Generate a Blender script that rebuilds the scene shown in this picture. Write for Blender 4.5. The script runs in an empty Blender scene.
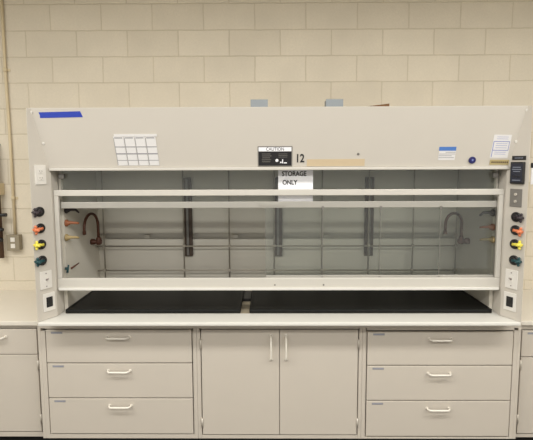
import bpy, bmesh, math, random
from mathutils import Vector, Matrix
random.seed(7)
SC = bpy.context.scene
C = SC.collection

# ------------------------------------------------------------------ camera
cam_d = bpy.data.cameras.new('camera')
cam = bpy.data.objects.new('camera', cam_d)
C.objects.link(cam)
CAM_F, CAM_PITCH, CAM_YAW, CAM_ROLL = 444.13, 0.0961, 0.0081, -0.0035
cam_d.sensor_fit = 'HORIZONTAL'
cam_d.sensor_width = 36.0
cam_d.lens = 36.0 * CAM_F / 533.0
cam_d.shift_y = -13.57 / 533.0
cam_d.clip_start = 0.05
cam.matrix_world = (Matrix.Translation((-0.05, -3.6413, 1.9666)) @ Matrix.Rotation(CAM_YAW, 4, 'Z')
                    @ Matrix.Rotation(math.pi / 2 - CAM_PITCH, 4, 'X') @ Matrix.Rotation(CAM_ROLL, 4, 'Z'))
SC.camera = cam

# ------------------------------------------------------------------ world, lamps, exposure
world = bpy.data.worlds.new('world')
SC.world = world
world.use_nodes = True
bg = world.node_tree.nodes['Background']
bg.inputs['Color'].default_value = (1.0, 0.99, 0.965, 1)
bg.inputs['Strength'].default_value = 0.72

def ceiling_lamp(name, loc, sx, sy, power, col=(1.0, 0.99, 0.955)):
    d = bpy.data.lights.new(name, 'AREA')
    d.shape = 'RECTANGLE'; d.size = sx; d.size_y = sy; d.energy = power; d.color = col
    o = bpy.data.objects.new(name, d); C.objects.link(o); o.location = loc
    return o
for lx in (-2.7, 0.0, 2.7):
    ceiling_lamp('ceiling_lamp', (lx, -2.5, 3.42), 2.2, 0.45, 58 if lx else 46)
    ceiling_lamp('ceiling_lamp', (lx, -4.3, 3.42), 2.2, 0.35, 58)

SC.view_settings.view_transform = 'Standard'
SC.view_settings.look = 'None'
SC.view_settings.gamma = 1.0
SC.view_settings.use_curve_mapping = False
SC.view_settings.exposure = 0.0

# ------------------------------------------------------------------ materials
def srgb(r, g, b):
    f = lambda c: (c / 255 / 12.92) if c / 255 <= 0.04045 else ((c / 255 + 0.055) / 1.055) ** 2.4
    return (f(r), f(g), f(b), 1)

def mat(name, col, rough=0.5, metal=0.0, noise=0.05, scale=8.0, bump=0.0, bump_scale=200.0, spec=0.5):
    m = bpy.data.materials.new(name); m.use_nodes = True
    nt = m.node_tree; b = nt.nodes['Principled BSDF']
    b.inputs['Roughness'].default_value = rough; b.inputs['Metallic'].default_value = metal
    b.inputs['Specular IOR Level'].default_value = spec
    tc = nt.nodes.new('ShaderNodeTexCoord')
    n = nt.nodes.new('ShaderNodeTexNoise'); n.inputs['Scale'].default_value = scale; n.inputs['Detail'].default_value = 4
    nt.links.new(tc.outputs['Object'], n.inputs['Vector'])
    r = nt.nodes.new('ShaderNodeMapRange')
    r.inputs['To Min'].default_value = 1 - noise; r.inputs['To Max'].default_value = 1 + noise
    nt.links.new(n.outputs['Fac'], r.inputs['Value'])
    mx = nt.nodes.new('ShaderNodeVectorMath'); mx.operation = 'SCALE'
    mx.inputs[0].default_value = col[:3]
    nt.links.new(r.outputs['Result'], mx.inputs['Scale'])
    nt.links.new(mx.outputs['Vector'], b.inputs['Base Color'])
    if bump:
        n2 = nt.nodes.new('ShaderNodeTexNoise'); n2.inputs['Scale'].default_value = bump_scale
        nt.links.new(tc.outputs['Object'], n2.inputs['Vector'])
        bp = nt.nodes.new('ShaderNodeBump'); bp.inputs['Strength'].default_value = bump; bp.inputs['Distance'].default_value = 0.002
        nt.links.new(n2.outputs['Fac'], bp.inputs['Height']); nt.links.new(bp.outputs['Normal'], b.inputs['Normal'])
    return m

BX0, BZ0 = -1.7938, 3.2276     # a joint of the block wall
def block_wall():
    m = bpy.data.materials.new('painted_block'); m.use_nodes = True
    nt = m.node_tree; b = nt.nodes['Principled BSDF']; L = nt.links.new
    b.inputs['Roughness'].default_value = 0.6; b.inputs['Specular IOR Level'].default_value = 0.3
    g = nt.nodes.new('ShaderNodeNewGeometry')
    sep = nt.nodes.new('ShaderNodeSeparateXYZ'); L(g.outputs['Position'], sep.inputs[0])
    ax = nt.nodes.new('ShaderNodeMath'); ax.operation = 'SUBTRACT'; ax.inputs[1].default_value = BX0
    az = nt.nodes.new('ShaderNodeMath'); az.operation = 'SUBTRACT'; az.inputs[1].default_value = BZ0
    L(sep.outputs['X'], ax.inputs[0]); L(sep.outputs['Z'], az.inputs[0])
    cb = nt.nodes.new('ShaderNodeCombineXYZ'); L(ax.outputs[0], cb.inputs['X']); L(az.outputs[0], cb.inputs['Y'])
    # slight wander of the joints
    wn = nt.nodes.new('ShaderNodeTexNoise'); wn.inputs['Scale'].default_value = 9.0
    L(g.outputs['Position'], wn.inputs['Vector'])
    ws = nt.nodes.new('ShaderNodeVectorMath'); ws.operation = 'MULTIPLY_ADD'
    ws.inputs[1].default_value = (0.008, 0.008, 0); L(wn.outputs['Color'], ws.inputs[0]); L(cb.outputs[0], ws.inputs[2])
    sh = nt.nodes.new('ShaderNodeVectorMath'); sh.operation = 'SUBTRACT'; sh.inputs[1].default_value = (0.004, 0.004, 0)
    L(ws.outputs[0], sh.inputs[0])
    br = nt.nodes.new('ShaderNodeTexBrick')
    br.offset = 0.5; br.offset_frequency = 2; br.squash = 1.0
    br.inputs['Scale'].default_value = 1.0
    br.inputs['Brick Width'].default_value = 0.4064; br.inputs['Row Height'].default_value = 0.2032
    br.inputs['Mortar Size'].default_value = 0.0045; br.inputs['Mortar Smooth'].default_value = 0.35
    br.inputs['Color1'].default_value = srgb(222, 212, 193)
    br.inputs['Color2'].default_value = srgb(216, 206, 187)
    br.inputs['Mortar'].default_value = srgb(205, 194, 172)
    L(sh.outputs[0], br.inputs['Vector'])
    # pitted face
    n = nt.nodes.new('ShaderNodeTexNoise'); n.inputs['Scale'].default_value = 60; n.inputs['Detail'].default_value = 6; n.inputs['Roughness'].default_value = 0.7
    L(g.outputs['Position'], n.inputs['Vector'])
    n3 = nt.nodes.new('ShaderNodeTexNoise'); n3.inputs['Scale'].default_value = 3.0
    L(g.outputs['Position'], n3.inputs['Vector'])
    mul = nt.nodes.new('ShaderNodeMath'); mul.operation = 'MULTIPLY'; L(n.outputs['Fac'], mul.inputs[0]); L(n3.outputs['Fac'], mul.inputs[1])
    r = nt.nodes.new('ShaderNodeMapRange'); r.inputs['From Min'].default_value = 0.05; r.inputs['From Max'].default_value = 0.5
    r.inputs['To Min'].default_value = 0.92; r.inputs['To Max'].default_value = 1.08
    L(mul.outputs[0], r.inputs['Value'])
    sc = nt.nodes.new('ShaderNodeVectorMath'); sc.operation = 'SCALE'
    L(br.outputs['Color'], sc.inputs[0]); L(r.outputs['Result'], sc.inputs['Scale']); L(sc.outputs[0], b.inputs['Base Color'])
    h = nt.nodes.new('ShaderNodeMath'); h.operation = 'MULTIPLY_ADD'; h.inputs[1].default_value = -1.0
    L(br.outputs['Fac'], h.inputs[0])
    hn = nt.nodes.new('ShaderNodeMath'); hn.operation = 'MULTIPLY'; hn.inputs[1].default_value = 0.55
    L(n.outputs['Fac'], hn.inputs[0]); L(hn.outputs[0], h.inputs[2])
    bp = nt.nodes.new('ShaderNodeBump'); bp.inputs['Strength'].default_value = 0.55; bp.inputs['Distance'].default_value = 0.006
    L(h.outputs[0], bp.inputs['Height']); L(bp.outputs['Normal'], b.inputs['Normal'])
    return m

def glass_mat():
    m = bpy.data.materials.new('sash_glass'); m.use_nodes = True
    nt = m.node_tree; L = nt.links.new
    for n in list(nt.nodes):
        if n.type != 'OUTPUT_MATERIAL': nt.nodes.remove(n)
    out = [n for n in nt.nodes if n.type == 'OUTPUT_MATERIAL'][0]
    tr = nt.nodes.new('ShaderNodeBsdfTransparent'); tr.inputs['Color'].default_value = (0.945, 0.96, 0.942, 1)
    gl = nt.nodes.new('ShaderNodeBsdfGlossy'); gl.inputs['Roughness'].default_value = 0.03
    fr = nt.nodes.new('ShaderNodeFresnel'); fr.inputs['IOR'].default_value = 1.45
    m1 = nt.nodes.new('ShaderNodeMixShader'); L(fr.outputs[0], m1.inputs[0]); L(tr.outputs[0], m1.inputs[1]); L(gl.outputs[0], m1.inputs[2])
    df = nt.nodes.new('ShaderNodeBsdfDiffuse'); df.inputs['Color'].default_value = (0.75, 0.77, 0.72, 1)   # thin film of dust
    m2 = nt.nodes.new('ShaderNodeMixShader'); m2.inputs[0].default_value = 0.025
    L(m1.outputs[0], m2.inputs[1]); L(df.outputs[0], m2.inputs[2]); L(m2.outputs[0], out.inputs['Surface'])
    return m

M = dict(
    wall=block_wall(),
    side_wall=mat('painted_wall', srgb(206, 199, 183), 0.6),
    ceiling=mat('ceiling_tile', srgb(225, 220, 208), 0.8),
    floor=mat('floor_tile', srgb(70, 64, 58), 0.5, noise=0.2, scale=20),
    hood=mat('hood_enamel', srgb(202, 195, 184), 0.42, noise=0.015),
    slab=mat('slab_enamel', srgb(218, 215, 207), 0.4, noise=0.015),
    trim=mat('sash_enamel', srgb(200, 195, 185), 0.38, noise=0.015),
    liner=mat('liner_panel', srgb(212, 206, 193), 0.5, noise=0.05, scale=5),
    dark_slot=mat('slot_dark', srgb(60, 58, 52), 0.8),
    bracket=mat('brown_bracket', srgb(76, 62, 50), 0.6, noise=0.12),
    rod=mat('lattice_rod', srgb(168, 160, 146), 0.4, metal=0.3),
    cabinet=mat('cabinet_enamel', srgb(200, 191, 178), 0.42, noise=0.015),
    counter=mat('counter_laminate', srgb(222, 215, 202), 0.4, noise=0.02),
    pull=mat('pull_enamel', srgb(228, 222, 210), 0.35, noise=0.01),
    hinge=mat('hinge_steel', srgb(205, 198, 186), 0.35, metal=0.3),
    toe=mat('toe_kick_black', srgb(22, 20, 19), 0.7),
    epoxy=mat('black_epoxy', srgb(16, 16, 14), 0.48, noise=0.5, scale=60, bump=0.3, bump_scale=90, spec=0.25),
    glass=glass_mat(),
    copper=mat('brown_coated_pipe', srgb(92, 54, 38), 0.4, metal=0.2, noise=0.15),
    black=mat('black_plastic', srgb(28, 26, 27), 0.4),
    valve_black=mat('dark_handle', srgb(52, 44, 48), 0.4),
    nozzle_black=mat('black_nozzle', srgb(50, 42, 42), 0.45),
    nozzle_orange=mat('orange_nozzle', srgb(152, 92, 58), 0.5),
    nozzle_yellow=mat('yellow_nozzle', srgb(172, 150, 104), 0.5),
    orange=mat('orange_handle', srgb(216, 124, 82), 0.45),
    yellow=mat('yellow_handle', srgb(228, 214, 84), 0.45),
    teal=mat('teal_handle', srgb(24, 66, 70), 0.45),
    plate=mat('white_plate', srgb(226, 221, 213), 0.35, noise=0.01),
    slot=mat('socket_slot', srgb(150, 140, 134), 0.6),
    grey_metal=mat('grey_metal', srgb(128, 124, 118), 0.45, metal=0.2),
    box_grey=mat('zinc_box', srgb(140, 146, 150), 0.45, metal=0.2),
    paper=mat('paper', srgb(246, 245, 248), 0.8, noise=0.01),
    paper_line=mat('print_grey', srgb(150, 148, 150), 0.8),
    ink=mat('black_ink', srgb(30, 28, 30), 0.7),
    tape_blue=mat('blue_tape', srgb(42, 66, 172), 0.65, noise=0.06, scale=60),
    tape_tan=mat('masking_tape', srgb(204, 184, 152), 0.7, noise=0.05, scale=40),
    sticker_blue=mat('sticker_blue', srgb(78, 122, 190), 0.6),
    print_blue=mat('print_blue', srgb(120, 130, 185), 0.7),
    navy=mat('navy_badge', srgb(40, 40, 96), 0.35),
    strip_brown=mat('brown_strip', srgb(178, 160, 112), 0.7),
    screen=mat('monitor_screen', srgb(44, 46, 58), 0.25),
    screen_text=mat('monitor_print', srgb(130, 136, 150), 0.5),
    cardboard=mat('cardboard', srgb(112, 78, 46), 0.8, noise=0.1),
    card=mat('card_stock', srgb(222, 219, 217), 0.8, noise=0.02),
    floor_liner=mat('tan_liner', srgb(158, 146, 124), 0.6, noise=0.12, scale=14),
    zinc=mat('tan_zinc', srgb(146, 136, 116), 0.5, metal=0.1),
    track=mat('track_aluminium_shaded', srgb(168, 164, 155), 0.45, metal=0.1),  # greyed down: the hood's shade over the pane track is in this colour
    tag_print=mat('tag_print', srgb(142, 146, 162), 0.7),
    conduit=mat('painted_conduit', srgb(214, 198, 164), 0.5),
    rust=mat('brown_pipe', srgb(84, 60, 44), 0.6, noise=0.2, scale=30),
    screw=mat('screw_head', srgb(226, 222, 214), 0.35),
)

# ------------------------------------------------------------------ helpers
def box(bm, x0, x1, y0, y1, z0, z1, mx=None):
    v = [bm.verts.new(p) for p in ((x0, y0, z0), (x1, y0, z0), (x1, y1, z0), (x0, y1, z0),
                                   (x0, y0, z1), (x1, y0, z1), (x1, y1, z1), (x0, y1, z1))]
    for f in ((0, 3, 2, 1), (4, 5, 6, 7), (0, 1, 5, 4), (1, 2, 6, 5), (2, 3, 7, 6), (3, 0, 4, 7)):
        bm.faces.new([v[i] for i in f])
    if mx is not None:
        for q in v: q.co = mx @ q.co
    return v

def prism(bm, low, high):
    """two matching outlines joined by side faces"""
    a = [bm.verts.new(p) for p in low]; b = [bm.verts.new(p) for p in high]
    n = len(a)
    bm.faces.new(a[::-1]); bm.faces.new(b)
    for i in range(n):
        bm.faces.new((a[i], a[(i + 1) % n], b[(i + 1) % n], b[i]))

def tube(bm, pts, r, seg=10):
    pts = [Vector(p) for p in pts]
    rs = r if isinstance(r, (list, tuple)) else [r] * len(pts)
    rings = []; nrm = None
    for i, p in enumerate(pts):
        t = (pts[min(i + 1, len(pts) - 1)] - pts[max(i - 1, 0)]).normalized()
        if nrm is None:
            nrm = t.orthogonal().normalized()
        nrm = (nrm - t * nrm.dot(t)).normalized()
        bn = t.cross(nrm)
        rings.append([bm.verts.new(p + (nrm * math.cos(2 * math.pi * k / seg) + bn * math.sin(2 * math.pi * k / seg)) * rs[i]) for k in range(seg)])
    for a, b in zip(rings, rings[1:]):
        for k in range(seg):
            f = bm.faces.new((a[k], a[(k + 1) % seg], b[(k + 1) % seg], b[k])); f.smooth = True
    bm.faces.new(rings[0][::-1]); bm.faces.new(rings[-1])

def disc(bm, c, axis, r, h, seg=20):
    """short cylinder standing on point c along axis"""
    c = Vector(c); axis = Vector(axis).normalized()
    tube(bm, [c, c + axis * h * 0.75, c + axis * h], [r, r, r * 0.86], seg)

def obj(name, bm, m, parent=None, bevel=0.0, mx=None):
    if mx is not None: bm.transform(mx)
    bmesh.ops.recalc_face_normals(bm, faces=bm.faces[:])
    me = bpy.data.meshes.new(name); bm.to_mesh(me); bm.free()
    me.materials.append(m)
    o = bpy.data.objects.new(name, me); C.objects.link(o)
    if parent is not None:
        o.parent = parent
        w = Vector((0, 0, 0)); q = parent
        while q is not None: w += q.location; q = q.parent
        o.location = -w
    if bevel:
        b = o.modifiers.new('bevel', 'BEVEL'); b.width = bevel; b.segments = 2; b.limit_method = 'ANGLE'
    return o

def tag(o, label, cat, group=None):
    o['label'] = label; o['category'] = cat
    if group: o['group'] = group
    return o
def thing(name, label, cat, loc=(0, 0, 0), group=None):
    o = bpy.data.objects.new(name, None); C.objects.link(o); o.location = loc; o.empty_display_size = 0.1
    return tag(o, label, cat, group)
def struct(name, bm, m):
    o = obj(name, bm, m); o['kind'] = 'structure'; return o
def B(*boxes):
    bm = bmesh.new()
    for b in boxes: box(bm, *b)
    return bm

def text_bm(body, size, mx, spacing=1.0, width=None, depth=0.0004, bold=0.0):
    """lettering as a mesh in local (u, v, w), centred, then placed by mx"""
    cu = bpy.data.curves.new('lettering', 'FONT'); cu.body = body; cu.size = size
    cu.align_x = 'CENTER'; cu.align_y = 'CENTER'; cu.extrude = depth; cu.space_character = spacing; cu.offset = bold
    o = bpy.data.objects.new('lettering', cu); C.objects.link(o)
    dg = bpy.context.evaluated_depsgraph_get()
    me = bpy.data.meshes.new_from_object(o.evaluated_get(dg))
    bm = bmesh.new(); bm.from_mesh(me)
    bpy.data.objects.remove(o); bpy.data.curves.remove(cu); bpy.data.meshes.remove(me)
    if width:
        xs = [v.co.x for v in bm.verts]; k = width / (max(xs) - min(xs))
        for v in bm.verts: v.co.x *= k
    bm.transform(mx)
    return bm

def frame(o, x, up):
    x = Vector(x).normalized(); up = Vector(up).normalized(); n = x.cross(up)
    m = Matrix.Identity(4)
    for i, c in enumerate((x, up, n, Vector(o))):
        for j in range(3): m[j][i] = c[j]
    return m
FSL = 0.0915 / 0.365                       # fascia leans forward going up
def on_fascia(x, z, rot=0.0):
    return frame((x, -0.807 - (z - 1.945) * FSL, z), (1, 0, 0), (0, -FSL, 1)) @ Matrix.Rotation(rot, 4, 'Z')
FLEN = math.hypot(1, FSL)
def post_frame(s, t, z):
    """t: 0 at the outer edge, 1 at the inner edge of the splayed post face"""
    p = (s * (1.525 - 0.0695 * t), -0.924 + 0.124 * t, z)
    x = (-s * 0.0695 * (1 if s < 0 else -1), 0.124 * (1 if s < 0 else -1), 0)
    x = (0.0695, 0.124, 0) if s < 0 else (0.0695, -0.124, 0)
    return frame(p, x, (0, 0, 1))

# ------------------------------------------------------------------ the room
struct('floor', B((-4.0, 4.0, -6.0, 0.0, -0.05, 0.0)), M['floor'])
struct('wall_back', B((-4.0, 4.0, 0.0, 0.12, 0.0, 3.45)), M['wall'])
struct('wall_left', B((-4.1, -4.0, -6.0, 0.12, 0.0, 3.45)), M['side_wall'])
struct('wall_right', B((4.0, 4.1, -6.0, 0.12, 0.0, 3.45)), M['side_wall'])
struct('ceiling', B((-4.1, 4.1, -6.0, 0.12, 3.45, 3.5)), M['ceiling'])

# ------------------------------------------------------------------ base cabinets under the hood
FY = -0.795                                # face of the drawers and doors
CAB_BACK, CAB_TOP, CAB_BOT = -0.02, 0.882, 0.108

def pull(parent, x, z, vertical=False, y=FY, L=0.147):
    bm = bmesh.new(); h = L / 2; o = 0.034
    prof = [(-h, 0.001), (-h + 0.002, -o * 0.55), (-h + 0.012, -o * 0.93), (-h + 0.026, -o), (0, -o), (h - 0.026, -o), (h - 0.012, -o * 0.93), (h - 0.002, -o * 0.55), (h, 0.001)]
    pts = [(x, y + q, z + p) if vertical else (x + p, y + q, z) for p, q in prof]
    tube(bm, pts, 0.0065, 10)
    for p in (-h, h):
        c = (x, y, z + p) if vertical else (x + p, y, z)
        disc(bm, c, (0, -1, 0), 0.010, 0.003, 12)
    return obj('pull_handle', bm, M['pull'], parent)

def drawer_front(cab, x0, x1, z0, z1, y=FY, px=None, pz=None, tagged=True):
    d = obj('drawer', B((x0, x1, y, y + 0.02, z0 + 0.0015, z1 - 0.0015)), M['cabinet'], cab, 0.003)
    pull(d, px if px is not None else (x0 + x1) / 2, pz if pz is not None else z1 - 0.045, y=y)
    if tagged:
        bm = B((x0 + 0.036, x0 + 0.112, y - 0.0015, y, z1 - 0.026, z1 - 0.012))
        t = obj('label_tag', bm, M['paper_line'], d); t['label'] = 'small grey-blue drawer label'
        bm = B((x0 + 0.042, x0 + 0.106, y - 0.0022, y - 0.0012, z1 - 0.021, z1 - 0.0175))
        # print on the tag lies on the drawer's own tag strip
        t2 = bm; me = t.data; bm2 = bmesh.new(); bm2.from_mesh(me); 
        tmp = bpy.data.meshes.new('print'); t2.to_mesh(tmp); bm2.from_mesh(tmp); bm2.to_mesh(me); bm2.free(); t2.free(); bpy.data.meshes.remove(tmp)
        me.materials.append(M['tag_print'])
        for f in list(me.polygons)[6:]: f.material_index = 1
    return d

def hinge(door, x, z, y):
    bm = bmesh.new(); tube(bm, [(x, y - 0.004, z - 0.032), (x, y - 0.004, z + 0.032)], 0.006, 10)
    return obj('hinge', bm, M['hinge'], door)

def carcass(cab, x0, x1, y, top, opens, CAB_BOT=CAB_BOT):
    """cabinet shell: sides, bottom, back, top and the face frame round the openings (x0, x1, z0, z1)"""
    bm = bmesh.new(); t = 0.02; yb = CAB_BACK
    box(bm, x0, x0 + t, y + 0.004, yb, CAB_BOT, top)
    box(bm, x1 - t, x1, y + 0.004, yb, CAB_BOT, top)
    box(bm, x0 + t, x1 - t, y + 0.004, yb, CAB_BOT, CAB_BOT + 0.012)
    box(bm, x0 + t, x1 - t, y + 0.05, yb, top - 0.02, top)
    box(bm, x0 + t, x1 - t, yb - 0.012, yb, CAB_BOT + 0.012, top - 0.02)
    ox0, ox1 = opens[0] - 0.006, opens[1] + 0.006
    oz0, oz1 = opens[2] - 0.006, min(opens[3] + 0.005, top - 0.004)
    if ox0 > x0 + t: box(bm, x0 + t, ox0, y + 0.004, y + 0.03, CAB_BOT + 0.012, top - 0.02)
    if ox1 < x1 - t: box(bm, ox1, x1 - t, y + 0.004, y + 0.03, CAB_BOT + 0.012, top - 0.02)
    box(bm, max(ox0, x0 + t), min(ox1, x1 - t), y + 0.004, y + 0.05, oz1, top)
    if oz0 > CAB_BOT + 0.014: box(bm, max(ox0, x0 + t), min(ox1, x1 - t), y + 0.004, y + 0.03, CAB_BOT + 0.012, oz0)
    # dark hollow is closed by an inner panel just behind the fronts
    box(bm, max(ox0, x0 + t), min(ox1, x1 - t), y + 0.20, y + 0.21, CAB_BOT + 0.012, top - 0.02)
    obj('carcass', bm, M['cabinet'], cab, 0.0015)
    obj('toe_kick', B((x0 + 0.002, x1 - 0.002, y + 0.07, yb, 0.0, CAB_BOT)), M['toe'], cab)

# left three-drawer unit
c1 = thing('drawer_cabinet', 'beige three-drawer base cabinet under the left end of the fume hood', 'cabinet', (-1.075, -0.4, 0), 'drawer cabinets under the hood')
carcass(c1, -1.600, -0.542, FY, CAB_TOP, (-1.545, -0.574, 0.142, 0.874))
for z0, z1 in ((0.644, 0.872), (0.399, 0.640), (0.143, 0.395)):
    drawer_front(c1, -1.545, -0.574, z0, z1, px=-1.062, pz=z1 - 0.048)
# middle two-door unit
c2 = thing('door_cabinet', 'beige two-door base cabinet under the middle of the fume hood', 'cabinet', (0.01, -0.4, 0))
carcass(c2, -0.541, 0.560, FY, CAB_TOP, (-0.510, 0.531, 0.138, 0.872))
for x0, x1, hx, px in ((-0.510, 0.0085, -0.512, -0.046), (0.0115, 0.531, 0.533, 0.053)):
    d = obj('door', B((x0, x1, FY, FY + 0.02, 0.139, 0.871)), M['cabinet'], c2, 0.003)
    pull(d, px, 0.752, True, L=0.165)
    hinge(d, hx, 0.775, FY); hinge(d, hx, 0.225, FY)
# right three-drawer unit
c3 = thing('drawer_cabinet', 'beige three-drawer base cabinet under the right end of the fume hood', 'cabinet', (1.08, -0.4, 0), 'drawer cabinets under the hood')
carcass(c3, 0.561, 1.605, FY, CAB_TOP, (0.593, 1.553, 0.127, 0.862))
for z0, z1 in ((0.628, 0.860), (0.383, 0.624), (0.128, 0.379)):
    drawer_front(c3, 0.593, 1.553, z0, z1, px=1.072, pz=z1 - 0.05)

# cabinets beside the hood
SY = -0.730
c4 = thing('side_cabinet', 'beige base cabinet left of the hood with one drawer above one door', 'cabinet', (-1.9, -0.4, 0), 'cabinets beside the hood')
carcass(c4, -2.20, -1.612, SY, 0.882, (-2.155, -1.642, 0.117, 0.856), 0.078)
drawer_front(c4, -2.155, -1.642, 0.675, 0.855, y=SY, px=-1.925, pz=0.800)
d = obj('door', B((-2.155, -1.642, SY, SY + 0.02, 0.118, 0.671)), M['cabinet'], c4, 0.003)
pull(d, -2.10, 0.56, True, y=SY); hinge(d, -1.639, 0.600, SY); hinge(d, -1.639, 0.215, SY)
c5 = thing('side_cabinet', 'beige base cabinet right of the hood with a tagged drawer above one door', 'cabinet', (1.93, -0.4, 0), 'cabinets beside the hood')
carcass(c5, 1.617, 2.22, SY, 0.882, (1.648, 2.17, 0.107, 0.842), 0.078)
drawer_front(c5, 1.648, 2.17, 0.657, 0.841, y=SY)
d = obj('door', B((1.648, 2.17, SY, SY + 0.02, 0.108, 0.652)), M['cabinet'], c5, 0.003)
pull(d, 2.12, 0.55, True, y=SY); hinge(d, 1.645, 0.600, SY); hinge(d, 1.645, 0.215, SY)

tag(obj('countertop', B((-2.9, -1.526, -0.752, 0.0, 0.884, 0.914)), M['counter'], None, 0.004),
    'cream countertop against the block wall left of the fume hood', 'countertop', 'countertops beside the hood')
tag(obj('countertop', B((1.526, 2.9, -0.752, 0.0, 0.884, 0.914)), M['counter'], None, 0.004),
    'cream countertop against the block wall right of the fume hood', 'countertop', 'countertops beside the hood')
# ends of the side runs beyond the frame
for x0, x1, lb in ((-2.88, -2.215, 'beige base cabinet farthest left under the left countertop'), (2.235, 2.88, 'beige base cabinet farthest right under the right countertop')):
    cc = thing('side_cabinet', lb, 'cabinet', ((x0 + x1) / 2, -0.4, 0), 'cabinets beside the hood')
    carcass(cc, x0, x1, SY, 0.882, (x0 + 0.03, x1 - 0.03, 0.117, 0.85), 0.078)
    drawer_front(cc, x0 + 0.03, x1 - 0.03, 0.67, 0.849, y=SY)
    d = obj('door', B((x0 + 0.03, x1 - 0.03, SY, SY + 0.02, 0.118, 0.66)), M['cabinet'], cc, 0.003)
    pull(d, x1 - 0.08, 0.56, True, y=SY)

# ------------------------------------------------------------------ hood work surface
WS = 0.969
wk = thing('work_surface', 'long white work surface with rounded front lip under the fume hood', 'countertop', (0, -0.45, 0.883))
obj('slab', B((-1.525, 1.525, -0.924, -0.015, 0.9445, WS - 0.0005)), M['slab'], wk, 0.006)
obj('apron', B((-1.525, 1.525, FY + 0.004, -0.015, 0.8825, 0.9445)), M['cabinet'], wk)

for x0, x1 in ((-1.600, -1.5255), (1.5255, 1.605)):
    obj('end_filler', B((x0, x1, FY + 0.004, -0.7535, 0.8825, 0.9135)), M['cabinet'], wk)
obj('floor_liner', B((-1.425, 1.425, -0.752, -0.125, WS, WS + 0.0015)), M['floor_liner'], wk)

# ------------------------------------------------------------------ fume hood
hood = thing('fume_hood', 'long white laboratory fume hood standing on base cabinets against the block wall', 'fume hood', (0, -0.45, WS))
HT = 2.308
for s in (-1, 1):
    bm = bmesh.new()
    out = [(s * 1.525, -0.924), (s * 1.4555, -0.80), (s * 1.4555, -0.70), (s * 1.478, -0.70), (s * 1.478, -0.02), (s * 1.525, -0.02)]
    prism(bm, [(x, y, WS) for x, y in out], [(x, y, HT) for x, y in out])
    obj('side_post', bm, M['hood'], hood, 0.004)
    bm = B((min(s * 1.43, s * 1.4545), max(s * 1.43, s * 1.4545), -0.70, -0.03, WS, 2.27))
    obj('liner_side', bm, M['liner'], hood)
# sloped front panel
bm = bmesh.new()
yb, yt = -0.807, -0.8985
prism(bm, [(-1.463, yb, 1.945), (1.482, yb, 1.945), (1.482, yb + 0.03, 1.945), (-1.463, yb + 0.03, 1.945)],
          [(-1.5215, yt, HT + 0.002), (1.5215, yt, HT + 0.002), (1.5215, yt + 0.03, HT + 0.002), (-1.5215, yt + 0.03, HT + 0.002)])
fascia = obj('front_panel', bm, M['hood'], hood, 0.002)
obj('panel_lip', B((-1.456, 1.474, -0.820, -0.772, 1.925, 1.9445)), M['trim'], hood, 0.004)
obj('roof_panel', B((-1.477, 1.477, -0.86, -0.02, 2.288, HT)), M['hood'], hood)
for s in (-1, 1):
    for (x, z) in ((s * 1.509, 2.285), (s * 1.468 + (0.01 if s > 0 else 0), 2.098)):
        bm = bmesh.new(); mx = on_fascia(x, z)
        disc(bm, (0, 0, 0.0), (0, 0, 1), 0.0085, 0.005, 14)
        obj('screw', bm, M['screw'], hood, mx=mx)
# back baffle: panels with a slot between them
obj('baffle', B((-1.43, 1.43, -0.12, -0.105, WS + 0.03, 1.368)), M['liner'], hood, 0.002)
obj('baffle', B((-1.43, 1.43, -0.12, -0.105, 1.410, 2.26)), M['liner'], hood, 0.002)
obj('back_panel', B((-1.43, 1.43, -0.080, -0.03, WS, 2.27)), M['liner'], hood)
obj('liner_ceiling', B((-1.43, 1.43, -0.70, -0.03, 2.262, 2.275)), M['liner'], hood)
for x in (-1.40, -1.04, -0.70, -0.33, 0.03, 0.40, 0.77, 1.12):
    obj('slot_clip', B((x - 0.022, x + 0.022, -0.126, -0.10, 1.376, 1.402)), M['liner'], hood, 0.002)
for x in (-0.705, 0.012, 0.735):
    b = obj('baffle_bracket', B((x - 0.034, x + 0.034, -0.150, -0.121, 1.232, 1.858)), M['bracket'], hood, 0.003)
    obj('bracket_rib', B((x - 0.009, x + 0.009, -0.160, -0.150, 1.240, 1.850)), M['grey_metal'], b, 0.002)

# sash: front frame carrying sliding panes
bm = bmesh.new()
SYF, SYB = -0.782, -0.757
box(bm, -1.454, 1.454, SYF, SYB, 1.761, 1.800)            # top rail
box(bm, -1.454, 1.454, SYF, SYB, 1.139, 1.217)            # bottom rail
box(bm, -1.454, -1.424, SYF + 0.001, SYB, 1.217, 1.761)
box(bm, 1.424, 1.454, SYF + 0.001, SYB, 1.217, 1.761)
sash = obj('sash', bm, M['trim'], hood, 0.004)
obj('sash_pull', B((-1.444, 1.444, -0.796, SYF, 1.139, 1.156)), M['slab'], sash, 0.003)
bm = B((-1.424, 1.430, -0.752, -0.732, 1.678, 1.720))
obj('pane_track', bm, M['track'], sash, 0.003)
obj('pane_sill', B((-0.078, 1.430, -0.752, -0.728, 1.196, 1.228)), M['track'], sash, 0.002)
edges = [-0.078, 0.294, 0.673, 1.064, 1.428]
for i in range(4):
    y = -0.744 if i % 2 == 0 else -0.736
    g = obj('glass_pane', B((edges[i] - (0.004 if i else 0), edges[i + 1] + (0.004 if i < 3 else 0), y - 0.0025, y + 0.0025, 1.226, 1.678)), M['glass'], sash)
    g['label'] = 'clear sliding glass pane'
for x in edges[1:4]:
    k = obj('pane_stop', B((x - 0.006, x + 0.006, -0.758, -0.752, 1.664, 1.690)), M['grey_metal'], sash)
    k = obj('pane_stop', B((x - 0.006, x + 0.006, -0.758, -0.752, 1.196, 1.222)), M['grey_metal'], sash)
    k = obj('pane_edge', B((x - 0.0016, x + 0.0016, -0.750, -0.7475, 1.228, 1.678)), M['grey_metal'], sash)
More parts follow.
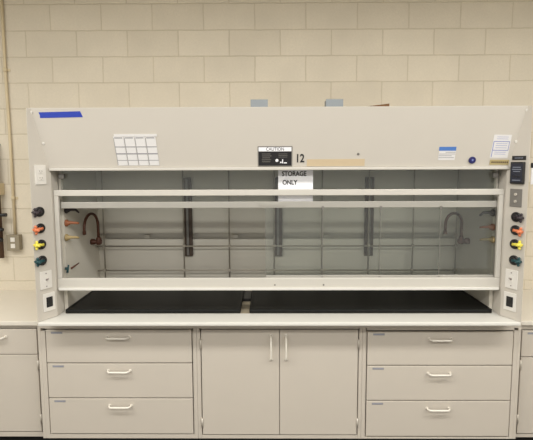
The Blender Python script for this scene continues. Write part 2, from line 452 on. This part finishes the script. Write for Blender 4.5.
obj('pane_edge', B((-0.0805, -0.0785, -0.750, -0.730, 1.226, 1.678)), M['grey_metal'], sash)
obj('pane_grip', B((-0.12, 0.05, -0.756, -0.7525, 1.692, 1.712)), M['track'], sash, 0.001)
for x in (-0.02, 0.30):
    bm = bmesh.new(); disc(bm, (x, SYF, 1.172), (0, -1, 0), 0.006, 0.002, 10); obj('screw', bm, M['grey_metal'], sash)
# fixed glass above, behind the sash
obj('upper_glass', B((-1.427, 1.427, -0.722, -0.716, 1.700, 2.25)), M['glass'], hood)
for s in (-1, 1):
    obj('sash_pulley', B((min(s * 1.395, s * 1.43), max(s * 1.395, s * 1.43), -0.752, -0.724, 1.872, 1.905)), M['grey_metal'], hood, 0.004)

# service valves on the posts
def valve(s, z, m, kind, aim):
    mx = post_frame(s, 0.36 if s < 0 else 0.46, z)
    bm = bmesh.new()
    disc(bm, (0, 0, -0.002), (0, 0, 1), 0.031, 0.014, 22)
    disc(bm, (0, 0, 0.012), (0, 0, 1), 0.019, 0.012, 18)
    v = obj('service_valve', bm, M['black'], hood, mx=mx)
    n = Vector((mx[0][2], mx[1][2], mx[2][2])); o = Vector((mx[0][3], mx[1][3], mx[2][3])) + n * 0.018
    d = Vector((s * 0.45, -0.89, aim)).normalized()
    bm = bmesh.new()
    tube(bm, [o - d * 0.004, o + d * 0.014, o + d * 0.028, o + d * 0.046, o + d * 0.051], [0.012, 0.010, 0.012, 0.0135, 0.009], 12)
    u = d.orthogonal().normalized(); w = d.cross(u)
    for k in range(4):
        a = math.pi / 4 + k * math.pi / 2
        e = u * math.cos(a) + w * math.sin(a); c = o + d * 0.038
        tube(bm, [c, c + e * 0.014, c + e * 0.023 + d * 0.003, c + e * 0.029 + d * 0.005], [0.008, 0.0075, 0.009, 0.0045], 8)
    h = obj('valve_handle', bm, m, v); h['label'] = kind + ' cross valve handle'
for s in (-1, 1):
    dz = (0, 0, 0, 0) if s < 0 else (-0.042, -0.02, -0.006, -0.006)
    for z, k, kind, a in ((1.671, 'valve_black', 'black', -0.05), (1.566, 'orange', 'orange', -0.15), (1.463, 'yellow', 'yellow', 0.02), (1.360, 'teal', 'dark teal', -0.05)):
        i = ('valve_black', 'orange', 'yellow', 'teal').index(k)
        valve(s, z + dz[i], M[k], kind, a)
    # hose nozzles on the inner side wall
    for z, k, kind, y in ((1.660, 'nozzle_black', 'black', -0.672), (1.572, 'nozzle_orange', 'orange', -0.677), (1.474, 'nozzle_yellow', 'yellow', -0.685)):
        bm = bmesh.new(); x = s * 1.43; dx = -s
        z2 = z if s < 0 else z + {'black': -0.023, 'orange': -0.030, 'yellow': -0.014}[kind]
        if s > 0: y -= 0.035
        pts = [(x, y, z2), (x + dx * 0.010, y, z2), (x + dx * 0.011, y, z2), (x + dx * 0.022, y, z2), (x + dx * 0.032, y + .002, z2 + 0.002), (x + dx * 0.060, y + 0.02, z2 - 0.002), (x + dx * 0.078, y + 0.03, z2 - (0.022 if kind == 'black' else 0.006))]
        tube(bm, pts, [0.024, 0.024, 0.019, 0.015, 0.010, 0.0085, 0.006], 12)
        o = obj('hose_nozzle', bm, M[k], hood); o['label'] = kind + ' hose nozzle'
# low fittings on the left inner wall
bm = bmesh.new()
tube(bm, [(-1.43, -0.715, 1.268), (-1.415, -0.715, 1.268)], 0.009, 10); tube(bm, [(-1.416, -0.718, 1.240), (-1.413, -0.715, 1.264), (-1.408, -0.712, 1.292)], [0.008, 0.007, 0.005], 10)
o = obj('hose_nozzle', bm, M['teal'], hood); o['label'] = 'small dark teal nozzle low on the inner wall'
bm = bmesh.new(); tube(bm, [(-1.43, -0.635, 1.248), (-1.415, -0.62, 1.258), (-1.395, -0.58, 1.276)], [0.007, 0.006, 0.004], 8)
o = obj('hose_nozzle', bm, M['copper'], hood); o['label'] = 'small red-brown nozzle low on the inner wall'

# ------------------------------------------------------------------ outlets, monitor and plates on the posts
def duplex_outlet(s, t, z, label, w=0.074, h=0.122, kind='duplex'):
    mx = post_frame(s, t, z)
    names = {'duplex': 'electrical_outlet', 'switch': 'switch_plate', 'socket': 'power_socket'}
    root = thing(names[kind], label, 'outlet' if kind != 'switch' else 'switch', mx.translation, 'electrical plates on the hood posts')
    bm = bmesh.new(); box(bm, -w / 2, w / 2, -h / 2, h / 2, 0.0005, 0.007)
    obj('cover_plate', bm, M['plate'], root, 0.002, mx)
    if kind == 'duplex':
        for v in (-0.021, 0.021):
            bm = bmesh.new(); box(bm, -0.017, 0.017, v - 0.014, v + 0.014, 0.006, 0.0095)
            f = obj('receptacle', bm, M['plate'], root, 0.003, mx)
            bm = bmesh.new()
            box(bm, -0.009, -0.0065, v - 0.003, v + 0.007, 0.009, 0.0102); box(bm, 0.0065, 0.009, v - 0.003, v + 0.007, 0.009, 0.0102); box(bm, -0.002, 0.002, v - 0.011, v - 0.007, 0.009, 0.0102)
            obj('socket_slot', bm, M['slot'], f, 0, mx)
    elif kind == 'switch':
        bm = bmesh.new(); box(bm, -0.011, 0.011, -0.022, 0.022, 0.006, 0.009); f = obj('switch_collar', bm, M['plate'], root, 0.001, mx)
        bm = bmesh.new(); tube(bm, [(0, 0.0, 0.006), (0, 0.006, 0.02), (0, 0.009, 0.028)], [0.0065, 0.0055, 0.0045], 8); obj('toggle', bm, M['slot'], root, 0, mx)
        for v in (-0.042, 0.042):
            bm = bmesh.new(); disc(bm, (0, v, 0.006), (0, 0, 1), 0.0045, 0.003, 10); obj('screw', bm, M['slot'], root, 0, mx)
    else:
        bm = bmesh.new(); box(bm, -0.022, 0.022, -0.033, 0.033, 0.006, 0.010); f = obj('receptacle', bm, M['black'], root, 0.002, mx); f['label'] = 'black socket face'
        bm = bmesh.new()
        for v in (-0.016, 0.016):
            box(bm, -0.010, -0.006, v - 0.005, v + 0.006, 0.0095, 0.0112); box(bm, 0.006, 0.010, v - 0.005, v + 0.006, 0.0095, 0.0112)
        obj('socket_slot', bm, M['dark_slot'], f, 0, mx)
    return root
duplex_outlet(-1, 0.49, 1.902, 'white duplex outlet near the top of the left hood post, above the valves')
duplex_outlet(-1, 0.50, 1.230, 'white toggle switch plate on the left hood post below the teal handle', 0.080, 0.116, 'switch')
duplex_outlet(-1, 0.60, 1.082, 'black socket in a white plate at the foot of the left hood post', 0.082, 0.118, 'socket')
duplex_outlet(1, 0.53, 1.229, 'white toggle switch plate on the right hood post below the teal handle', 0.080, 0.122, 'switch')
duplex_outlet(1, 0.55, 1.082, 'black socket in a white plate at the foot of the right hood post', 0.082, 0.118, 'socket')

mx = post_frame(1, 0.47, 1.904)
mon = thing('airflow_monitor', 'black airflow monitor high on the right hood post', 'monitor', mx.translation)
bm = bmesh.new(); box(bm, -0.043, 0.043, -0.068, 0.068, 0.0005, 0.020); obj('housing', bm, M['black'], mon, 0.004, mx)
bm = bmesh.new(); box(bm, -0.036, 0.036, -0.058, 0.058, 0.019, 0.0215); scr = obj('face_panel', bm, M['screen'], mon, 0.001, mx)
bm = bmesh.new()
for v, w in ((0.035, 0.05), (0.022, 0.058), (0.009, 0.044)):
    box(bm, -w / 2, w / 2, v - 0.0022, v + 0.0022, 0.0212, 0.0222)
obj('print', bm, M['screen_text'], scr, 0, mx)
bm = bmesh.new(); box(bm, -0.026, 0.026, -0.0472, -0.0428, 0.0212, 0.0222); obj('print', bm, M['screen_text'], scr, 0, mx)
bm = bmesh.new()
for u in (-0.018, 0.0, 0.018): disc(bm, (u, -0.022, 0.021), (0, 0, 1), 0.006, 0.002, 10)
obj('button', bm, M['black'], scr, 0, mx)
mx = post_frame(1, 0.47, 1.996)
tg = thing('name_tag', 'small black engraved tag just above the airflow monitor', 'label', mx.translation)
bm = bmesh.new(); box(bm, -0.044, 0.044, -0.013, 0.013, 0.0005, 0.004); obj('plate', bm, M['black'], tg, 0.001, mx)
bm = bmesh.new()
for u in range(6): box(bm, -0.026 + u * 0.009, -0.020 + u * 0.009, -0.003, 0.003, 0.0038, 0.0046)
obj('print', bm, M['screen_text'], tg, 0, mx)
mx = post_frame(1, 0.52, 1.748)
sp = thing('control_plate', 'grey metal plate with two buttons below the airflow monitor', 'switch', mx.translation)
bm = bmesh.new(); box(bm, -0.038, 0.038, -0.056, 0.056, 0.0005, 0.005); obj('plate', bm, M['grey_metal'], sp, 0.001, mx)
for v in (0.022, -0.022):
    bm = bmesh.new(); disc(bm, (0, v, 0.0045), (0, 0, 1), 0.009, 0.008, 14); obj('button', bm, M['hinge'], sp, 0, mx)

# ------------------------------------------------------------------ things stuck to the front panel
mx = on_fascia(-1.333, 2.270, 0.012)
bm = bmesh.new()
prism(bm, [(-0.128, -0.0185, .0006), (0.136, -0.0175, .0006), (0.124, 0.0185, .0006), (-0.132, 0.016, .0006), (-0.127, 0.0, .0006)],
          [(-0.128, -0.0185, .0016), (0.136, -0.0175, .0016), (0.124, 0.0185, .0016), (-0.132, 0.016, .0016), (-0.127, 0.0, .0016)])
tag(obj('masking_tape', bm, M['tape_blue'], None, 0, mx), 'strip of bright blue tape at the top left of the hood front', 'tape')
mx = on_fascia(0.366, 1.972, 0.005)
bm = bmesh.new(); box(bm, -0.183, 0.183, -0.0225, 0.0225, .0006, .0016)
tag(obj('masking_tape', bm, M['tape_tan'], None, 0, mx), 'long strip of tan masking tape right of the number on the hood', 'tape')

# card rack
mx = on_fascia(-0.879, 2.054)
rk = thing('card_sheet', 'white sheet of small cards in four columns on the left of the hood front', 'paper', mx.translation)
H2 = 0.0955 * FLEN
def skew(p): return (p[0] + (H2 - p[1]) * 0.055 - 0.010, p[1], p[2])
for c in range(4):
    x0 = -0.137 + c * 0.0665; tilt = 0.006
    bm = bmesh.new()
    v = box(bm, x0, x0 + 0.0635, -H2, H2 - (0.010 + 0.004 * (c % 2)), 0.0006, 0.003)
    for q in v: q.co = Vector(skew(q.co))
    strip = obj('card_column', bm, M['card'], rk, 0, mx)
    bm = bmesh.new()
    for z0, z1 in ((0.018, 0.024), (-0.027, -0.019), (-0.067, -0.063)):
        v = box(bm, x0 + 0.003, x0 + 0.0635, z0, z1, 0.0028, 0.0036)
        for q in v: q.co = Vector(skew(q.co))
    v = box(bm, x0, x0 + 0.003, -H2 + 0.004, H2 - 0.022, 0.0028, 0.0036)
    for q in v: q.co = Vector(skew(q.co))
    v = box(bm, x0 + 0.006, x0 + 0.055, H2 - 0.024, H2 - 0.017, 0.0028, 0.0036)
    for q in v: q.co = Vector(skew(q.co))
    obj('print', bm, M['paper_line'], strip, 0, mx)
bm = bmesh.new(); box(bm, -0.140, 0.128, H2 - 0.012, H2 + 0.002, 0.0006, 0.0042)
obj('top_strip', bm, M['card'], rk, 0, mx)

# CAUTION sign
mx = on_fascia(-0.018, 2.012)
sg = thing('caution_sign', 'black and white CAUTION sign in the middle of the hood front', 'sign', mx.translation)
hw, hh = 0.109, 0.063 * FLEN
bm = bmesh.new(); box(bm, -hw, hw, -hh, hh, 0.0006, 0.002); plate = obj('sign_plate', bm, M['grey_metal'], sg, 0, mx)
bm = bmesh.new(); box(bm, -hw + 0.006, hw - 0.006, -hh + 0.006, hh - 0.034, 0.0018, 0.0026); obj('black_field', bm, M['ink'], sg, 0, mx)
bm = bmesh.new(); box(bm, -hw + 0.006, hw - 0.006, hh - 0.032, hh - 0.006, 0.0018, 0.0026); hd = obj('header_strip', bm, M['paper'], sg, 0, mx)
obj('lettering', text_bm('CAUTION', 0.030, mx @ Matrix.Translation((0, hh - 0.019, 0.0028)), 1.0, 0.112), M['ink'], hd)
bm = bmesh.new()
for k, (u, w) in enumerate(((-0.055, 0.055), (-0.052, 0.06), (-0.056, 0.05), (-0.054, 0.058), (-0.056, 0.052))):
    v = 0.016 - k * 0.0125; box(bm, u - w / 2, u + w / 2, v - 0.0016, v + 0.0016, 0.0024, 0.0031)
for k in range(3):
    v = 0.016 - k * 0.010; box(bm, 0.022, 0.078, v - 0.0012, v + 0.0012, 0.0024, 0.0031)
obj('fine_print', bm, M['grey_metal'], sg, 0, mx)
bm = bmesh.new()
disc(bm, (0.012, -0.026, 0.0024), (0, 0, 1), 0.010, 0.0008, 14); box(bm, 0.045, 0.051, -0.045, -0.018, 0.0024, 0.0031); box(bm, 0.055, 0.075, -0.045, -0.038, 0.0024, 0.0031); box(bm, 0.032, 0.042, -0.043, -0.034, 0.0024, 0.0031)
obj('pictogram', bm, M['paper'], sg, 0, mx)

tag(obj('number_label', text_bm('12', 0.074, on_fascia(0.139, 1.997) @ Matrix.Translation((0, 0, 0.0012)), 1.0, 0.047, bold=0.0016), M['ink']),
    'black number 12 on the hood front beside the caution sign', 'number')
bm = bmesh.new(); disc(bm, (0, 0, 0.0), (0, 0, 1), 0.008, 0.004, 12)
tag(obj('screw_cap', bm, M['grey_metal'], None, 0, on_fascia(0.505, 2.025)), 'tiny grey screw cap above the masking tape', 'screw')

# blue and white sticker
mx = on_fascia(1.061, 2.026)
st = thing('sticker', 'white sticker with blue band on the right of the hood front', 'sticker', mx.translation)
bm = bmesh.new(); box(bm, -0.052, 0.052, -0.042, 0.042, .0006, .0016); obj('sheet', bm, M['card'], st, 0, mx)
bm = bmesh.new(); box(bm, -0.053, 0.053, 0.018, 0.043, .0014, .0024); obj('blue_band', bm, M['sticker_blue'], st, 0, mx)
bm = bmesh.new()
for v, u0, u1 in ((0.008, -0.01, 0.05), (-0.003, -0.05, 0.05), (-0.014, -0.05, 0.03), (-0.026, -0.05, 0.045)): box(bm, u0, u1, v - 0.0016, v + 0.0016, .0014, .0022)
obj('print', bm, M['paper_line'], st, 0, mx)
# navy badge
mx = on_fascia(1.223, 1.985)
bd = thing('round_badge', 'round navy blue badge right of the blue and white sticker', 'badge', mx.translation)
bm = bmesh.new(); disc(bm, (0, 0, 0), (0, 0, 1), 0.022, 0.010, 24); obj('badge_disc', bm, M['navy'], bd, 0, mx)
bm = bmesh.new(); disc(bm, (0, 0.002, 0.0095), (0, 0, 1), 0.007, 0.0012, 14); obj('badge_spot', bm, M['print_blue'], bd, 0, mx)
# inspection notice
mx = on_fascia(1.386, 2.066, -0.02)
nt_ = thing('paper_notice', 'white paper notice with blue ruled boxes near the right post', 'paper', mx.translation)
bm = bmesh.new()
prism(bm, [(-0.054, -0.070, .0006), (0.058, -0.070, .0006), (0.058, 0.076, .0006), (-0.050, 0.076, .0006)], [(-0.054, -0.070, .0016), (0.058, -0.070, .0016), (0.058, 0.076, .0016), (-0.050, 0.076, .0016)])
obj('sheet', bm, M['card'], nt_, 0, mx)
bm = bmesh.new()
for v in (0.034, -0.022): box(bm, -0.044, 0.052, v - 0.002, v + 0.002, .0014, .0022)
box(bm, -0.047, -0.043, -0.066, 0.034, .0014, .0022); box(bm, 0.050, 0.053, -0.022, 0.034, .0014, .0022)
for v in (0.062, 0.050, 0.020, 0.008, -0.006, -0.034, -0.046): box(bm, -0.030, 0.040, v - 0.001, v + 0.001, .0014, .0022)
obj('print', bm, M['print_blue'], nt_, 0, mx)
mx = on_fascia(1.398, 1.971, -0.01)
bs = thing('label_strip', 'narrow tan printed strip at the foot of the paper notice', 'label', mx.translation)
bm = bmesh.new(); box(bm, -0.062, 0.058, -0.016, 0.016, .0018, .003); obj('strip', bm, M['strip_brown'], bs, 0, mx)
bm = bmesh.new()
for k in range(9): box(bm, -0.052 + k * 0.012, -0.044 + k * 0.012, -0.005, 0.005, .0028, .0036)
obj('print', bm, M['bracket'], bs, 0, mx)

# STORAGE ONLY paper taped to the glass
mx = frame((0.118, -0.7225, 1.826), (1, 0, 0), (0, 0, 1))
sp_ = thing('paper_sign', 'white paper sign reading STORAGE ONLY taped inside the sash', 'sign', mx.translation)
bm = bmesh.new(); box(bm, -0.114, 0.114, -0.112, 0.120, 0.0002, 0.0014); obj('sheet', bm, M['paper'], sp_, 0, mx)
bm = text_bm('STORAGE', 0.043, mx @ Matrix.Translation((-0.010, 0.073, 0.0018)), 1.0, 0.160, bold=0.0012)
obj('lettering', bm, M['ink'], sp_)
bm = text_bm('ONLY', 0.041, mx @ Matrix.Translation((-0.038, 0.016, 0.0018)), 1.0, 0.098, bold=0.0012)
obj('lettering', bm, M['ink'], sp_)

# ------------------------------------------------------------------ on the hood's roof
for x, lab in ((-0.121, 'grey metal box on the hood roof, the one over the CAUTION sign'), (0.385, 'grey metal box on the hood roof, nearer the cardboard')):
    t = thing('junction_box', lab, 'box', (x, -0.56, HT), 'boxes on the hood roof')
    obj('box_body', B((x - 0.055, x + 0.055, -0.60, -0.50, HT + 0.001, HT + 0.085)), M['box_grey'], t, 0.003)
    obj('box_cover', B((x - 0.058, x + 0.058, -0.604, -0.60, HT + 0.001, HT + 0.088)), M['box_grey'], t, 0.001)
bm = bmesh.new()
prism(bm, [(0.52, -0.84, HT + .002), (0.69, -0.84, HT + .006), (0.69, -0.50, HT + .006), (0.52, -0.50, HT + .002)],
          [(0.52, -0.84, HT + .006), (0.69, -0.84, HT + .026), (0.69, -0.50, HT + .026), (0.52, -0.50, HT + .006)])
tag(obj('cardboard_flap', bm, M['cardboard']), 'brown cardboard wedge lying on the hood roof', 'cardboard')

# ------------------------------------------------------------------ inside the hood
lat = thing('lattice_frame', 'grey rod lattice standing in front of the back baffle inside the hood', 'lattice', (0, -0.18, WS))
LY = -0.185
xs = [-1.362, -0.730, -0.372, -0.018, 0.356, 0.723, 1.070, 1.408]
for x in xs:
    bm = bmesh.new(); tube(bm, [(x, LY, WS + 0.001), (x, LY, 2.20)], 0.006, 8); obj('upright_rod', bm, M['rod'], lat)
for z in (1.322, 1.128):
    bm = bmesh.new(); tube(bm, [(-1.415, LY - 0.015, z), (1.415, LY - 0.015, z)], 0.0065, 8); obj('cross_rod', bm, M['rod'], lat)
    for x in xs:
        bm = bmesh.new(); box(bm, x - 0.011, x + 0.011, LY - 0.024, LY + 0.008, z - 0.010, z + 0.010); obj('rod_clamp', bm, M['rod'], lat, 0.003)

def faucet(s, fwd, label):
    y0 = -0.27 if s < 0 else -0.36
    t = thing('gooseneck_faucet', label, 'faucet', (s * 1.43, y0, 1.36), 'faucets inside the hood')
    x0 = s * 1.372; zb = 1.372 if s < 0 else 1.388
    bm = bmesh.new()
    tube(bm, [(s * 1.4295, y0, zb), (s * 1.405, y0, zb), (s * 1.400, y0, zb), (x0 - s * 0.022, y0, zb)], [0.024, 0.022, 0.017, 0.017], 14)
    tube(bm, [(x0, y0, zb - .022), (x0, y0, zb - .01), (x0, y0, zb + .028), (x0, y0, zb + .038)], [0.017, 0.022, 0.018, 0.013], 12)
    obj('valve_body', bm, M['copper'], t)
    bm = bmesh.new()
    d = Vector(fwd); R = 0.078 if s > 0 else 0.10
    base = Vector((x0, y0, zb + 0.028)); top = 1.60 - R
    pts = [base, base + Vector((0, 0, 0.06)), Vector((x0, y0, top))]
    for k in range(1, 13):
        a = math.pi * k / 12
        p = Vector((x0, y0, top)) + d * (R - R * math.cos(a)); p.z = top + R * math.sin(a); pts.append(p)
    e = pts[-1]
    k_ = 0.5 if s < 0 else 1.0
    pts += [e + Vector((0, 0, -0.035 * k_)), e + Vector((0, 0, -0.06 * k_))]
    tube(bm, pts, [0.0105] * (len(pts) - 1) + [0.0095], 12)
    tube(bm, [pts[-1] + Vector((0, 0, 0.014)), pts[-1] + Vector((0, 0, -0.012))], 0.013, 12)
    obj('spout', bm, M['copper'], t)
faucet(-1, (-0.12, -0.99, 0), 'brown gooseneck faucet at the left end inside the hood')
faucet(1, (-0.92, -0.39, 0), 'brown gooseneck faucet at the right end inside the hood, behind glass')

# black trays on the work surface
def tray(x0, x1, label):
    t = thing('spill_tray', label, 'tray', ((x0 + x1) / 2, -0.45, WS), 'black trays on the work surface')
    y0, y1, z0, z1 = -0.758, -0.20, WS + 0.002, WS + 0.025
    obj('tray_bed', B((x0, x1, y0, y1, z0, z1)), M['epoxy'], t, 0.004)
    bm = bmesh.new()
    box(bm, x0, x1, y0, y0 + 0.016, z1, z1 + 0.004); box(bm, x0, x1, y1 - 0.016, y1, z1, z1 + 0.004)
    box(bm, x0, x0 + 0.016, y0 + 0.016, y1 - 0.016, z1, z1 + 0.004); box(bm, x1 - 0.016, x1, y0 + 0.016, y1 - 0.016, z1, z1 + 0.004)
    obj('rim', bm, M['epoxy'], t, 0.0015)
tray(-1.424, -0.250, 'black tray on the work surface, the shorter left one')
tray(-0.190, 1.424, 'black tray on the work surface, the longer right one')
tag(obj('joint_block', B((-0.247, -0.193, -0.50, -0.30, WS + 0.002, WS + 0.023)), M['black'], None, 0.003), 'small black block in the gap between the two black trays', 'block')

# ------------------------------------------------------------------ things on the block wall
cd = thing('conduit_pipe', 'thin cream painted conduit running down the left of the block wall', 'pipe', (-2.18, 0, 1.37))
bm = bmesh.new(); tube(bm, [(-2.163, -0.016, 3.45), (-2.166, -0.016, 2.7), (-2.160, -0.016, 2.1), (-2.164, -0.016, 1.3905)], 0.011, 12)
obj('tube', bm, M['conduit'], cd)
for x, z in ((-2.166, 2.72), (-2.162, 1.69)):
    bm = bmesh.new(); tube(bm, [(x, -0.017, z - 0.016), (x, -0.017, z + 0.016)], 0.0145, 12)
    box(bm, x - 0.008, x + 0.032, -0.006, -0.001, z - 0.010, z + 0.010); obj('strap', bm, M['conduit'], cd)
bx = thing('outlet_box', 'grey surface outlet box at the foot of the cream conduit', 'outlet', (-2.18, 0, 1.32))
obj('box_body', B((-2.214, -2.114, -0.05, -0.001, 1.262, 1.390)), M['zinc'], bx, 0.004)
obj('cover_plate', B((-2.216, -2.112, -0.054, -0.05, 1.260, 1.392)), M['zinc'], bx, 0.002)
for z in (1.300, 1.352):
    obj('receptacle', B((-2.182, -2.146, -0.058, -0.054, z - 0.018, z + 0.018)), M['plate'], bx, 0.004)
wp = thing('wall_pipe', 'dark brown vertical pipe with black valves at the left edge', 'pipe', (-2.27, 0, 1.2))
bm = bmesh.new(); tube(bm, [(-2.268, -0.05, 1.20), (-2.272, -0.05, 2.05), (-2.272, -0.046, 2.10), (-2.272, -0.001, 2.13)], 0.022, 12)
obj('tube', bm, M['rust'], wp)
obj('pipe_clamp', B((-2.310, -2.236, -0.085, -0.001, 1.720, 1.815)), M['conduit'], wp, 0.005)
for z, L in ((1.560, 0.085), (1.440, 0.05), (1.355, 0.04)):
    bm = bmesh.new(); tube(bm, [(-2.300, -0.085, z), (-2.27, -0.085, z), (-2.27 + L * 0.5, -0.085, z), (-2.27 + L, -0.085, z)], [0.018, 0.020, 0.013, 0.015], 10)
    tube(bm, [(-2.27, -0.05, z), (-2.27, -0.095, z)], 0.024, 12)
    obj('valve_handle', bm, M['black'], wp)
ws_ = thing('wall_sign', 'white notice with black header on the block wall, right edge', 'sign', (2.2, 0, 1.88))
obj('sheet', B((2.074, 2.35, -0.004, -0.0005, 1.79, 1.925)), M['paper'], ws_)
obj('header_strip', B((2.070, 2.355, -0.007, -0.0005, 1.925, 1.965)), M['ink'], ws_)
